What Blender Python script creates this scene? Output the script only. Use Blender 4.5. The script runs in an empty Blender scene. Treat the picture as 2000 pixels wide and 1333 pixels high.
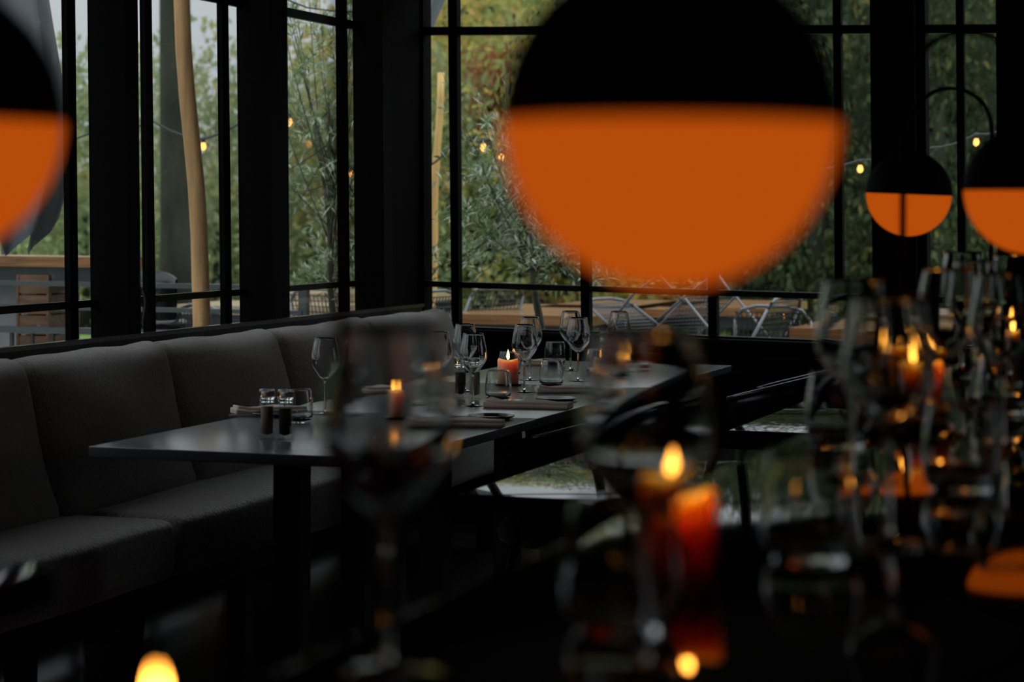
import bpy, bmesh, math, random
from mathutils import Vector, Matrix, Euler

sc = bpy.context.scene
C = sc.collection
rnd = random.Random(7)

# ------------------------------------------------------------------ camera
F, PPX, PPY, ROLL = 4640.0, 1000.0, 406.0, 0.006
YAW = math.atan(1520.0 / 4640.0)
EYE = Vector((0, 0, 1.34))
vd = Vector((-math.sin(YAW), math.cos(YAW), 0))
vr = Vector((math.cos(YAW), math.sin(YAW), 0))
vu = Vector((0, 0, 1))
cx = vr * math.cos(ROLL) + vu * math.sin(ROLL)
cy = vu * math.cos(ROLL) - vr * math.sin(ROLL)
cam_d = bpy.data.cameras.new('camera')
cam = bpy.data.objects.new('camera', cam_d)
C.objects.link(cam)
m = Matrix.Identity(4)
for i in range(3):
    m[i][0], m[i][1], m[i][2], m[i][3] = cx[i], cy[i], -vd[i], EYE[i]
cam.matrix_world = m
cam_d.sensor_fit = 'HORIZONTAL'
cam_d.sensor_width = 36.0
cam_d.lens = F / 2000.0 * 36.0
cam_d.shift_y = -(666.5 - PPY) / 2000.0
cam_d.clip_start = 0.05
cam_d.clip_end = 500
cam_d.dof.use_dof = True
cam_d.dof.focus_distance = 7.4
cam_d.dof.aperture_fstop = 4.8
sc.camera = cam

# ------------------------------------------------------------------ sky (overcast), exposure
w = bpy.data.worlds.new('overcast')
sc.world = w
w.use_nodes = True
nt = w.node_tree
nt.nodes.clear()
out = nt.nodes.new('ShaderNodeOutputWorld')
bg = nt.nodes.new('ShaderNodeBackground')
tc = nt.nodes.new('ShaderNodeTexCoord')
sp = nt.nodes.new('ShaderNodeSeparateXYZ')
mr = nt.nodes.new('ShaderNodeMapRange')
mr.inputs['From Min'].default_value = 0.0
mr.inputs['From Max'].default_value = 1.0
mr.inputs['To Min'].default_value = 0.52
mr.inputs['To Max'].default_value = 2.1
nt.links.new(tc.outputs['Generated'], sp.inputs[0])
nt.links.new(sp.outputs['Z'], mr.inputs['Value'])
nt.links.new(mr.outputs[0], bg.inputs['Strength'])
bg.inputs['Color'].default_value = (0.93, 0.98, 1.04, 1)
nt.links.new(bg.outputs[0], out.inputs[0])
SKY_K = mr
sc.view_settings.view_transform = 'Standard'
sc.view_settings.look = 'None'
sc.view_settings.gamma = 1.0
sc.view_settings.use_curve_mapping = False
sc.view_settings.exposure = 0.0
try:
    sc.cycles.use_denoising = True
    sc.cycles.max_bounces = 14
    sc.cycles.transmission_bounces = 14
    sc.cycles.glossy_bounces = 6
    sc.cycles.diffuse_bounces = 4
    sc.cycles.transparent_max_bounces = 40
    sc.cycles.sample_clamp_indirect = 4.0
except Exception:
    pass

# ------------------------------------------------------------------ pixel -> place
def ray(px, py):
    return vd + cx * ((px - PPX) / F) - cy * ((py - PPY) / F)
def at(px, py, d):
    return EYE + ray(px, py) * d
def on_x(px, py, X):
    r = ray(px, py); return EYE + r * ((X - EYE.x) / r.x)
def on_y(px, py, Y):
    r = ray(px, py); return EYE + r * ((Y - EYE.y) / r.y)
def on_z(px, py, Z):
    r = ray(px, py); return EYE + r * ((Z - EYE.z) / r.z)

# ------------------------------------------------------------------ materials
MATS = {}
def mat(name):
    mt = bpy.data.materials.new(name); mt.use_nodes = True
    MATS[name] = mt
    return mt, mt.node_tree, mt.node_tree.nodes['Principled BSDF']
def pmat(name, col, rough=0.5, metal=0.0, spec=0.5, noise=None, bump=None, vary=0.0):
    mt, t, b = mat(name)
    b.inputs['Base Color'].default_value = (*col, 1)
    b.inputs['Roughness'].default_value = rough
    b.inputs['Metallic'].default_value = metal
    b.inputs['Specular IOR Level'].default_value = spec
    if noise:
        tcn = t.nodes.new('ShaderNodeTexCoord')
        mp = t.nodes.new('ShaderNodeMapping')
        mp.inputs['Scale'].default_value = noise if isinstance(noise, tuple) else (noise,) * 3
        n = t.nodes.new('ShaderNodeTexNoise'); n.inputs['Scale'].default_value = 1.0
        n.inputs['Detail'].default_value = 6
        t.links.new(tcn.outputs['Object'], mp.inputs[0]); t.links.new(mp.outputs[0], n.inputs['Vector'])
        if vary:
            rp = t.nodes.new('ShaderNodeValToRGB')
            rp.color_ramp.elements[0].position = 0.3; rp.color_ramp.elements[1].position = 0.7
            rp.color_ramp.elements[0].color = (*[c * (1 - vary) for c in col], 1)
            rp.color_ramp.elements[1].color = (*[min(1, c * (1 + vary)) for c in col], 1)
            t.links.new(n.outputs['Fac'], rp.inputs[0]); t.links.new(rp.outputs[0], b.inputs['Base Color'])
        if bump:
            bp = t.nodes.new('ShaderNodeBump'); bp.inputs['Strength'].default_value = bump
            bp.inputs['Distance'].default_value = 0.01
            t.links.new(n.outputs['Fac'], bp.inputs['Height']); t.links.new(bp.outputs[0], b.inputs['Normal'])
    return mt
pmat('black_paint', (0.0025, 0.0025, 0.0028), 0.3, spec=0.16, noise=40, vary=0.2)
pmat('post_black', (0.0022, 0.0022, 0.0022), 0.7, spec=0.06, noise=30, vary=0.2)
pmat('black_wall', (0.0018, 0.0018, 0.0018), 0.7, spec=0.04, noise=6, vary=0.3)
pmat('black_metal', (0.012, 0.012, 0.012), 0.4)
pmat('ceiling_black', (0.012, 0.011, 0.010), 0.8, noise=5, vary=0.2)
pmat('dark_floor', (0.02, 0.014, 0.010), 0.28, noise=(3, 30, 3), vary=0.4)
pmat('table_gray', (0.165, 0.165, 0.176), 0.21, noise=12, vary=0.12)
pmat('table_gloss', (0.006, 0.004, 0.004), 0.035, noise=8, vary=0.2)
pmat('fabric', (0.265, 0.25, 0.228), 0.95, spec=0.15, noise=(90, 260, 90), vary=0.4, bump=0.6)
pmat('fabric_seat', (0.25, 0.24, 0.222), 0.95, spec=0.15, noise=(110, 110, 110), vary=0.45, bump=0.6)
for nm in ('fabric', 'fabric_seat'):
    b_ = MATS[nm].node_tree.nodes['Principled BSDF']
    b_.inputs['Sheen Weight'].default_value = 1.0; b_.inputs['Sheen Roughness'].default_value = 0.38
    b_.inputs['Sheen Tint'].default_value = (0.9, 0.88, 0.84, 1)
pmat('napkin', (0.74, 0.63, 0.55), 0.9, spec=0.1, noise=(300, 300, 300), vary=0.1)
pmat('plate_dark', (0.016, 0.014, 0.012), 0.18, noise=20, vary=0.3)
pmat('steel', (0.55, 0.55, 0.57), 0.25, metal=1.0)
pmat('chair_rim', (0.03, 0.03, 0.03), 0.16, spec=0.8)
pmat('ledge_black', (0.006, 0.006, 0.006), 0.2, spec=0.5)
pmat('black_shell', (0.008, 0.008, 0.009), 0.26)
pmat('cable_gray', (0.35, 0.35, 0.36), 0.5)
pmat('salt', (0.36, 0.29, 0.22), 0.9, noise=400, vary=0.3)
pmat('pepper', (0.030, 0.020, 0.014), 0.8, noise=400, vary=0.7)
pmat('wick', (0.01, 0.008, 0.006), 0.9)
pmat('lamp_black', (0.006, 0.006, 0.006), 0.75, spec=0.2)
pmat('galvanised', (0.20, 0.21, 0.22), 0.35, metal=0.8)
pmat('terrace_steel', (0.05, 0.055, 0.06), 0.3, metal=0.4)
pmat('terrace_rail', (0.10, 0.11, 0.12), 0.25, metal=0.6)
pmat('wet_wood', (0.29, 0.13, 0.05), 0.22, noise=(4, 60, 60), vary=0.4)
pmat('wet_wood_light', (0.50, 0.36, 0.22), 0.2, noise=(4, 60, 60), vary=0.25)
pmat('crate_wood', (0.17, 0.085, 0.045), 0.5, noise=(4, 50, 50), vary=0.4)
pmat('peeled_log', (0.66, 0.37, 0.16), 0.6, noise=(30, 30, 2.5), vary=0.3, bump=0.3)
pmat('stake_wood', (0.95, 0.55, 0.19), 0.6, noise=(40, 40, 3), vary=0.2)
pmat('bark', (0.030, 0.034, 0.022), 0.95, noise=(8, 8, 2), vary=0.6, bump=0.8)
pmat('olive_bark', (0.085, 0.08, 0.055), 0.9, noise=(40, 40, 10), vary=0.4)
pmat('concrete', (0.36, 0.37, 0.39), 0.7, noise=6, vary=0.12)
pmat('parasol_cloth', (0.29, 0.31, 0.34), 0.9, spec=0.1, noise=(20, 20, 4), vary=0.1)
pmat('paving', (0.23, 0.23, 0.24), 0.25, noise=3, vary=0.3)
pmat('lawn', (0.17, 0.27, 0.05), 0.9, noise=14, vary=0.6, bump=0.5)
pmat('pot_gray', (0.09, 0.09, 0.09), 0.6)
pmat('soil', (0.04, 0.03, 0.02), 0.9)

def emit_mat(name, col, strength):
    mt = bpy.data.materials.new(name); mt.use_nodes = True; t = mt.node_tree; t.nodes.clear()
    o = t.nodes.new('ShaderNodeOutputMaterial'); e = t.nodes.new('ShaderNodeEmission')
    e.inputs['Color'].default_value = (*col, 1); e.inputs['Strength'].default_value = strength
    t.links.new(e.outputs[0], o.inputs[0]); MATS[name] = mt
emit_mat('lamp_glow', (0.45, 0.070, 0.0030), 1.0)
emit_mat('flame', (1.0, 0.36, 0.045), 36.0)
emit_mat('bulb_glow', (1.0, 0.42, 0.10), 3.0)

# clear refracting glass for tableware
mt = bpy.data.materials.new('clear_glass'); mt.use_nodes = True; t = mt.node_tree; t.nodes.clear()
o = t.nodes.new('ShaderNodeOutputMaterial'); g = t.nodes.new('ShaderNodeBsdfGlass')
g.inputs['IOR'].default_value = 1.48; g.inputs['Roughness'].default_value = 0.0
g.inputs['Color'].default_value = (0.97, 0.98, 0.98, 1)
t.links.new(g.outputs[0], o.inputs[0]); MATS['clear_glass'] = mt
# window glass: clear sheet with its mirror reflection
mt = bpy.data.materials.new('window_glass'); mt.use_nodes = True; t = mt.node_tree; t.nodes.clear()
o = t.nodes.new('ShaderNodeOutputMaterial'); mx = t.nodes.new('ShaderNodeMixShader')
fr = t.nodes.new('ShaderNodeFresnel'); fr.inputs['IOR'].default_value = 1.5
tr = t.nodes.new('ShaderNodeBsdfTransparent'); tr.inputs['Color'].default_value = (0.95, 0.97, 0.96, 1)
gl = t.nodes.new('ShaderNodeBsdfGlossy'); gl.inputs['Roughness'].default_value = 0.0
ge_ = t.nodes.new('ShaderNodeNewGeometry'); inv = t.nodes.new('ShaderNodeMath'); inv.operation = 'SUBTRACT'
inv.inputs[0].default_value = 1.0; t.links.new(ge_.outputs['Backfacing'], inv.inputs[1])
mul = t.nodes.new('ShaderNodeMath'); mul.operation = 'MULTIPLY'       # only the entry face mirrors, no inner reflection
t.links.new(fr.outputs[0], mul.inputs[0]); t.links.new(inv.outputs[0], mul.inputs[1])
t.links.new(mul.outputs[0], mx.inputs[0]); t.links.new(tr.outputs[0], mx.inputs[1]); t.links.new(gl.outputs[0], mx.inputs[2])
t.links.new(mx.outputs[0], o.inputs[0]); MATS['window_glass'] = mt
# candle wax
mt, t, b = mat('wax')
b.inputs['Base Color'].default_value = (1.0, 0.56, 0.34, 1)
b.inputs['Subsurface Weight'].default_value = 1.0
b.inputs['Subsurface Radius'].default_value = (1.0, 0.56, 0.30)
b.inputs['Subsurface Scale'].default_value = 0.05
b.inputs['Roughness'].default_value = 0.5
# foliage: per-leaf colour
def leaf_mat(name, stops, gloss=0.0, transl=0.35, patch=3.0):
    mt = bpy.data.materials.new(name); mt.use_nodes = True; t = mt.node_tree; t.nodes.clear()
    o = t.nodes.new('ShaderNodeOutputMaterial'); ge = t.nodes.new('ShaderNodeNewGeometry')
    rp = t.nodes.new('ShaderNodeValToRGB'); cr = rp.color_ramp
    while len(cr.elements) < len(stops): cr.elements.new(0.5)
    for e, (p, c) in zip(cr.elements, stops): e.position = p; e.color = (*c, 1)
    tx = t.nodes.new('ShaderNodeTexCoord'); nz = t.nodes.new('ShaderNodeTexNoise'); nz.inputs['Scale'].default_value = patch
    nz.inputs['Detail'].default_value = 2
    t.links.new(tx.outputs['Object'], nz.inputs['Vector'])
    m_a = t.nodes.new('ShaderNodeMath'); m_a.operation = 'MULTIPLY_ADD'; m_a.inputs[1].default_value = 2.2; m_a.inputs[2].default_value = -0.85
    t.links.new(nz.outputs['Fac'], m_a.inputs[0])
    m_b = t.nodes.new('ShaderNodeMath'); m_b.operation = 'MULTIPLY_ADD'; m_b.inputs[1].default_value = 0.55; m_b.use_clamp = True
    t.links.new(ge.outputs['Random Per Island'], m_b.inputs[0]); t.links.new(m_a.outputs[0], m_b.inputs[2])
    t.links.new(m_b.outputs[0], rp.inputs[0])
    df = t.nodes.new('ShaderNodeBsdfDiffuse'); tl = t.nodes.new('ShaderNodeBsdfTranslucent')
    mx = t.nodes.new('ShaderNodeMixShader'); mx.inputs[0].default_value = transl
    t.links.new(rp.outputs[0], df.inputs[0]); t.links.new(rp.outputs[0], tl.inputs[0])
    t.links.new(df.outputs[0], mx.inputs[1]); t.links.new(tl.outputs[0], mx.inputs[2])
    last = mx
    if gloss:
        gs = t.nodes.new('ShaderNodeBsdfGlossy'); gs.inputs['Roughness'].default_value = 0.25
        m2 = t.nodes.new('ShaderNodeMixShader'); m2.inputs[0].default_value = gloss
        t.links.new(mx.outputs[0], m2.inputs[1]); t.links.new(gs.outputs[0], m2.inputs[2]); last = m2
    t.links.new(last.outputs[0], o.inputs[0]); MATS[name] = mt
leaf_mat('leaf_sage_hazed', [(0, (0.24, 0.31, 0.17)), (0.5, (0.34, 0.40, 0.23)), (0.8, (0.48, 0.47, 0.22)), (1, (0.56, 0.45, 0.24))], transl=0.45)  # leaf colour paled to stand in for mist, no haze volume built
leaf_mat('leaf_autumn', [(0, (0.24, 0.30, 0.11)), (0.35, (0.40, 0.42, 0.15)), (0.7, (0.62, 0.50, 0.15)), (0.9, (0.66, 0.42, 0.14)), (1, (0.50, 0.27, 0.15))], transl=0.45)
leaf_mat('leaf_red', [(0, (0.36, 0.10, 0.07)), (0.6, (0.46, 0.17, 0.10)), (1, (0.52, 0.30, 0.12))], transl=0.45)
leaf_mat('leaf_dark', [(0, (0.045, 0.062, 0.040)), (0.6, (0.085, 0.112, 0.066)), (0.9, (0.15, 0.17, 0.07)), (1, (0.26, 0.21, 0.08))])
leaf_mat('leaf_olive', [(0, (0.12, 0.20, 0.07)), (0.5, (0.20, 0.31, 0.11)), (0.8, (0.36, 0.46, 0.26)), (1, (0.52, 0.58, 0.45))], gloss=0.16)

# ------------------------------------------------------------------ mesh helpers
class MB:
    def __init__(s): s.v = []; s.f = []; s.sm = []
    def add(s, vs, fs, smooth=False):
        b = len(s.v); s.v += [tuple(p) for p in vs]
        s.f += [tuple(b + i for i in q) for q in fs]; s.sm += [smooth] * len(fs)
        return s
    def hexa(s, p):      # 8 corners: bottom loop 0-3, top loop 4-7
        return s.add(p, [(3, 2, 1, 0), (4, 5, 6, 7), (0, 1, 5, 4), (1, 2, 6, 5), (2, 3, 7, 6), (3, 0, 4, 7)])
    def box(s, a, b):
        x0, y0, z0 = [min(i, j) for i, j in zip(a, b)]; x1, y1, z1 = [max(i, j) for i, j in zip(a, b)]
        return s.hexa([(x0, y0, z0), (x1, y0, z0), (x1, y1, z0), (x0, y1, z0), (x0, y0, z1), (x1, y0, z1), (x1, y1, z1), (x0, y1, z1)])
    def bar(s, p, q, wd, ht):
        p = Vector(p); q = Vector(q); d = (q - p).normalized()
        u = Vector((0, 0, 1)) if abs(d.z) < 0.95 else Vector((0, 1, 0))
        a = d.cross(u).normalized() * wd / 2; b = a.cross(d).normalized() * ht / 2
        return s.hexa([p - a - b, p + a - b, q + a - b, q - a - b, p - a + b, p + a + b, q + a + b, q - a + b])
    def tube(s, pts, r, n=8, cap=True):
        pts = [Vector(p) for p in pts]; R = r if isinstance(r, (list, tuple)) else [r] * len(pts)
        ref = None; vs = []
        for i, p in enumerate(pts):
            d = (pts[min(i + 1, len(pts) - 1)] - pts[max(i - 1, 0)]).normalized()
            if ref is None:
                ref = d.orthogonal().normalized()
            a = (ref - d * ref.dot(d)).normalized(); ref = a; b = d.cross(a)
            for k in range(n):
                th = 2 * math.pi * k / n
                vs.append(p + (a * math.cos(th) + b * math.sin(th)) * R[i])
        fs = []
        for i in range(len(pts) - 1):
            for k in range(n):
                fs.append((i * n + k, i * n + (k + 1) % n, (i + 1) * n + (k + 1) % n, (i + 1) * n + k))
        s.add(vs, fs, True)
        if cap:
            b0 = len(s.v) - len(vs)
            s.f.append(tuple(b0 + k for k in range(n))[::-1]); s.sm.append(False)
            s.f.append(tuple(b0 + (len(pts) - 1) * n + k for k in range(n))); s.sm.append(False)
        return s
    def lathe(s, prof, n=28, ctr=(0, 0, 0), smooth=True):   # profile of (r, z), closed loops start and end on the axis
        vs = []; idx = []
        for r, z in prof:
            if r < 1e-6:
                idx.append([len(vs)] * n); vs.append((ctr[0], ctr[1], ctr[2] + z))
            else:
                idx.append(list(range(len(vs), len(vs) + n)))
                for k in range(n):
                    th = 2 * math.pi * k / n
                    vs.append((ctr[0] + r * math.cos(th), ctr[1] + r * math.sin(th), ctr[2] + z))
        fs = []
        for i in range(len(prof) - 1):
            a, b = idx[i], idx[i + 1]
            for k in range(n):
                k2 = (k + 1) % n
                q = [a[k], a[k2], b[k2], b[k]]
                q2 = []
                for e in q:
                    if e not in q2: q2.append(e)
                if len(q2) > 2: fs.append(tuple(q2))
        return s.add(vs, fs, smooth)
    def mesh(s, name):
        me = bpy.data.meshes.new(name); me.from_pydata(s.v, [], s.f); me.update()
        me.polygons.foreach_set('use_smooth', s.sm)
        return me
    def build(s, name, mt, parent=None, loc=None, rot=None):
        me = s.mesh(name); me.materials.append(MATS[mt])
        ob = bpy.data.objects.new(name, me); C.objects.link(ob)
        if parent is not None: ob.parent = parent
        if loc is not None: ob.location = loc
        if rot is not None: ob.rotation_euler = rot
        return ob
def fixnormals(ob):
    bm = bmesh.new(); bm.from_mesh(ob.data); bmesh.ops.recalc_face_normals(bm, faces=bm.faces); bm.to_mesh(ob.data); bm.free()
    return ob
def tag(o, label=None, cat=None, group=None, kind=None):
    if label: o['label'] = label
    if cat: o['category'] = cat
    if group: o['group'] = group
    if kind: o['kind'] = kind
    return o
def empty(name, loc=(0, 0, 0), rz=0, label=None, cat=None, group=None):
    o = bpy.data.objects.new(name, None); C.objects.link(o)
    o.location = loc; o.rotation_euler = (0, 0, rz); o.empty_display_size = 0.05
    return tag(o, label, cat, group)
def copy_tree(o, parent=None):
    c = o.copy(); C.objects.link(c)
    if parent is not None: c.parent = parent
    for ch in o.children: copy_tree(ch, c)
    return c
def struct(o): o['kind'] = 'structure'; return o
def rounded(hx, hy, hz, r, n=12, warp=None):
    """rounded box as MB: faces gridded n x n; warp(x,y,z) -> point"""
    mb = MB(); h = (hx, hy, hz)
    def rnd_pt(p):
        q = [max(-(h[i] - r), min(h[i] - r, p[i])) for i in range(3)]
        d = Vector([p[i] - q[i] for i in range(3)])
        if d.length > 1e-9: d = d.normalized() * r
        o_ = [q[i] + d[i] for i in range(3)]
        return warp(*o_) if warp else tuple(o_)
    def grid_t(hh):      # concentrate samples by the rounded rims
        inner = hh - r
        ts = [-hh, -hh + r * .25, -hh + r * .6, -inner]
        k = max(2, n - 6)
        ts += [-inner + 2 * inner * i / k for i in range(1, k)]
        ts += [inner, hh - r * .6, hh - r * .25, hh]
        return ts
    for ax in range(3):
        a, b = [(1, 2), (2, 0), (0, 1)][ax]
        ta, tb = grid_t(h[a]), grid_t(h[b])
        for sgn in (-1, 1):
            vs = []
            for u in ta:
                for v_ in tb:
                    p = [0, 0, 0]; p[ax] = sgn * h[ax]; p[a] = u; p[b] = v_
                    vs.append(rnd_pt(p))
            fs = []
            L = len(tb)
            for i in range(len(ta) - 1):
                for j in range(L - 1):
                    q = (i * L + j, (i + 1) * L + j, (i + 1) * L + j + 1, i * L + j + 1)
                    fs.append(q if sgn > 0 else q[::-1])
            mb.add(vs, fs, True)
    return mb
def weld(ob, d=1e-4):
    bm = bmesh.new(); bm.from_mesh(ob.data); bmesh.ops.remove_doubles(bm, verts=bm.verts, dist=d)
    bmesh.ops.recalc_face_normals(bm, faces=bm.faces); bm.to_mesh(ob.data); bm.free(); return ob

# ================================================================== THE ROOM
XW, YB, ZC = -3.6, 9.7, 2.95          # window wall, far wall, ceiling
ZT = 2.36                             # underside of the lintel
ZLO = 0.06
struct(MB().box((-3.9, -3, -0.12), (3.2, 9.95, 0)).build('floor', 'dark_floor'))
struct(MB().box((-3.9, -3, ZC), (3.2, 9.95, ZC + 0.1)).build('ceiling', 'ceiling_black'))
# right wall; unseen window band added to light the room from the side
struct(MB().box((3.0, -3, 0), (3.1, 9.8, 0.85)).build('wall_right', 'black_wall'))
struct(MB().box((3.0, -3, 2.4), (3.1, 9.8, ZC)).build('wall_right', 'black_wall'))
struct(MB().box((3.0, -3, 0.85), (3.1, 6.81, 2.4)).build('wall_right', 'black_wall'))
struct(MB().box((3.0, 9.0, 0.85), (3.1, 9.8, 2.4)).build('wall_right', 'black_wall'))
wr = struct(MB().box((3.02, 6.81, 2.35), (3.08, 9.0, 2.4)).build('window_9', 'black_paint'))
MB().box((3.02, 6.81, 0.85), (3.08, 9.0, 0.90)).build('bottom_rail', 'black_paint', wr)
for k in range(3):
    y = 6.81 + k * 1.07
    MB().box((3.02, y, 0.9), (3.08, y + 0.05, 2.35)).build('mullion', 'black_paint', wr)
    if k < 2: MB().box((3.045, y + 0.05, 0.9), (3.051, y + 1.07, 2.35)).build('pane', 'window_glass', wr)
struct(MB().box((-3.7, -3.1, 0), (3.1, -3.0, ZC)).build('wall_front', 'black_wall'))
# left wall: lintel, near solid stretch, far corner stretch, plinth
struct(MB().box((XW - 0.02, -3, ZT), (XW, YB, ZC)).build('wall_left', 'black_wall'))
struct(MB().box((XW - 0.1, -3, 0), (XW, 4.53, ZT)).build('wall_left', 'black_wall'))
struct(MB().box((XW - 0.02, 9.03, 0), (XW, YB + 0.1, ZT)).build('wall_left', 'black_wall'))
struct(MB().box((XW - 0.02, 4.53, 0), (XW, 9.03, ZLO)).build('trim_1', 'black_paint'))
struct(MB().box((XW - 0.009, 4.53, 0.15), (XW, 9.03, 0.88)).build('trim_12', 'post_black'))

def yline(p50, p590):
    a = on_x(p50, 50, XW); b = on_x(p590, 590, XW)
    k = (a.y - b.y) / (a.z - b.z)
    return lambda z: b.y + (z - b.z) * k
LEANL = yline(182, 188)(2.0) - yline(182, 188)(1.0)
def yconst(y): return lambda z: y + (z - 1.5) * LEANL
M_LO, M_HI = (1.017, 1.040), (2.058, 2.092)
def lw_bar(fa, fb, z0, z1, x0=XW - 0.02, x1=XW):
    mb = MB()
    return mb.hexa([(x0, fa(z0), z0), (x1, fa(z0), z0), (x1, fb(z0), z0), (x0, fb(z0), z0),
                    (x0, fa(z1), z1), (x1, fa(z1), z1), (x1, fb(z1), z1), (x0, fb(z1), z1)])
bays = []     # (post start line, next post start line, [mullion line pairs])
P1, P2, P3 = yline(182, 188), yline(472, 478), yline(697, 702)
mull_b = (yline(283.5, 289.5), yline(297, 304)); mull_c = (yline(433.5, 440), yline(446.5, 453))
mull_a = (yline(131.5, 138), yline(147.5, 153.5))
mull_d = (yline(549, 554), yline(561.5, 566)); mull_e = (yline(665, 670), yline(678, 683))
off = lambda f, d: (lambda z: f(z) + d)
starts = [off(P1, -1.11 * k) for k in (2, 1)] + [P1, P2, P3]
mulls = []
for k in (2,):
    mulls.append([(off(mull_b[0], -1.11 * k), off(mull_b[1], -1.11 * k)), (off(mull_c[0], -1.11 * k), off(mull_c[1], -1.11 * k))])
mulls.append([(off(mull_b[0], -1.11), off(mull_b[1], -1.11)), mull_a])
mulls.append([mull_b, mull_c]); mulls.append([mull_d, mull_e])
PW, PD = 0.092, 0.11
for k, st in enumerate(starts):
    struct(lw_bar(st, off(st, PW), 0.0, ZC, XW - 0.02, XW + PD).build('trim_%d' % (k + 2), 'post_black'))
for k in range(len(mulls)):
    a, b = off(starts[k], PW), starts[k + 1]
    win = struct(lw_bar(a, b, ZT - 0.05, ZT).build('window_%d' % (k + 1), 'black_paint'))
    lw_bar(a, b, ZLO, ZLO + 0.06).build('bottom_rail', 'black_paint', win)
    edges = [a]
    for (ma, mb_) in mulls[k]:
        lw_bar(ma, mb_, ZLO + 0.06, ZT - 0.05).build('mullion', 'post_black', win)
        edges += [ma, mb_]
    edges.append(b)
    zs = [(ZLO + 0.06, M_LO[0]), (M_LO[1], M_HI[0]), (M_HI[1], ZT - 0.05)]
    for i in range(0, len(edges), 2):
        ea, eb = edges[i], edges[i + 1]
        for (z0, z1) in (M_LO, M_HI):
            lw_bar(ea, eb, z0, z1, XW - 0.019, XW - 0.002).build('muntin', 'black_paint', win)
        for (z0, z1) in zs:
            lw_bar(ea, eb, z0, z1, XW - 0.016, XW - 0.011).build('pane', 'window_glass', win)

# far wall with its windows (members follow a gentle fall to the right)
def xline(p60, p540):
    a = on_y(p60, 60, YB); b = on_y(p540, 540, YB)
    k = (a.x - b.x) / (a.z - b.z)
    return lambda z: b.x + (z - b.z) * k
TILT = -0.0137
X0 = -3.57
def zt(z): return lambda x: z + TILT * (x - X0)
def bw_bar(fa, fb, za, zb, y0=YB, y1=YB + 0.05):
    mb = MB(); P = []
    for zf in (za, zb):
        for (xf, y) in ((fa, y0), (fb, y0), (fb, y1), (fa, y1)):
            z = zf(X0 + 1); x = xf(z); z = zf(x); x = xf(z); P.append((x, y, z))
    return mb.hexa(P)
B_L, B_R = xline(826.6, 829), xline(1699, 1704)
bm1 = (xline(875, 880.6), xline(892.5, 895.5)); bm2 = (xline(1129, 1133.5), xline(1146, 1150.5))
bm3 = (xline(1378, 1382), xline(1395, 1399)); bm4 = (xline(1626.5, 1630), xline(1642, 1646))
C_L, C_R = xline(1806.5, 1811), xline(1945, 1949)
cm1 = (xline(1867, 1871), xline(1882, 1886))
SILL = zt(0.818); ML = (zt(0.994), zt(1.019)); MH = (zt(2.089), zt(2.125)); TOPZ = zt(ZT)
TOPF = zt(ZT - 0.05)
xc = lambda x: (lambda z: x)
wb = struct(MB().box((XW - 0.1, YB, 0), (3.1, YB + 0.1, 0.70)).build('wall_back', 'black_wall'))
struct(bw_bar(xc(XW - 0.1), xc(3.1), zt(0.68), SILL, YB, YB + 0.1).build('wall_back', 'black_wall'))
struct(bw_bar(xc(XW - 0.1), xc(3.1), TOPZ, lambda x: ZC, YB, YB + 0.1).build('wall_back', 'black_wall'))
struct(bw_bar(xc(XW - 0.1), B_L, SILL, TOPZ, YB, YB + 0.1).build('wall_back', 'black_wall'))
struct(bw_bar(B_R, C_L, SILL, TOPZ, YB, YB + 0.1).build('wall_back', 'black_wall'))
struct(bw_bar(C_R, xc(3.1), SILL, TOPZ, YB, YB + 0.1).build('wall_back', 'black_wall'))
struct(bw_bar(xc(-3.6), xc(-1.0), zt(0.802), zt(0.816), YB - 0.035, YB).build('trim_20', 'black_paint'))
struct(bw_bar(xc(-3.6), xc(-1.0), zt(0.735), zt(0.747), YB - 0.02, YB).build('trim_21', 'black_paint'))
struct(bw_bar(xc(-3.6), xc(-1.0), zt(0.672), zt(0.684), YB - 0.02, YB).build('trim_22', 'black_paint'))
struct(bw_bar(xline(1722, 1726), xline(1790, 1794), lambda x: 0.0, lambda x: ZC, YB - 0.06, YB).build('trim_23', 'post_black'))
def bwin(n, L, R, ms):
    win = struct(bw_bar(L, R, TOPF, TOPZ).build('window_%d' % n, 'black_paint'))
    bw_bar(L, R, SILL, zt(0.826)).build('bottom_rail', 'black_paint', win)
    ed = [L]
    for a, b in ms:
        bw_bar(a, b, zt(0.826), TOPF).build('mullion', 'post_black', win); ed += [a, b]
    ed.append(R)
    for i in range(0, len(ed), 2):
        for z0, z1 in (ML, MH):
            bw_bar(ed[i], ed[i + 1], z0, z1, YB + 0.003, YB + 0.045).build('muntin', 'black_paint', win)
        for z0, z1 in ((zt(0.826), ML[0]), (ML[1], MH[0]), (MH[1], TOPF)):
            bw_bar(ed[i], ed[i + 1], z0, z1, YB + 0.026, YB + 0.032).build('pane', 'window_glass', win)
bwin(7, B_L, B_R, [bm1, bm2, bm3, bm4])
bwin(8, C_L, C_R, [cm1])

# ================================================================== GROUND OUTSIDE
struct(MB().box((-12, 9.8, -0.2), (-2.6, 17, -0.02)).build('terrace_floor', 'paving'))
struct(MB().box((-2.6, 9.8, -0.2), (8, 11.3, -0.02)).build('terrace_floor', 'paving'))
struct(MB().box((-12, -3, -0.2), (-3.7, 9.8, -0.02)).build('terrace_floor', 'paving'))
struct(MB().box((-160, -60, -0.4), (160, 200, -0.06)).build('lawn_ground', 'lawn'))

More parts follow.
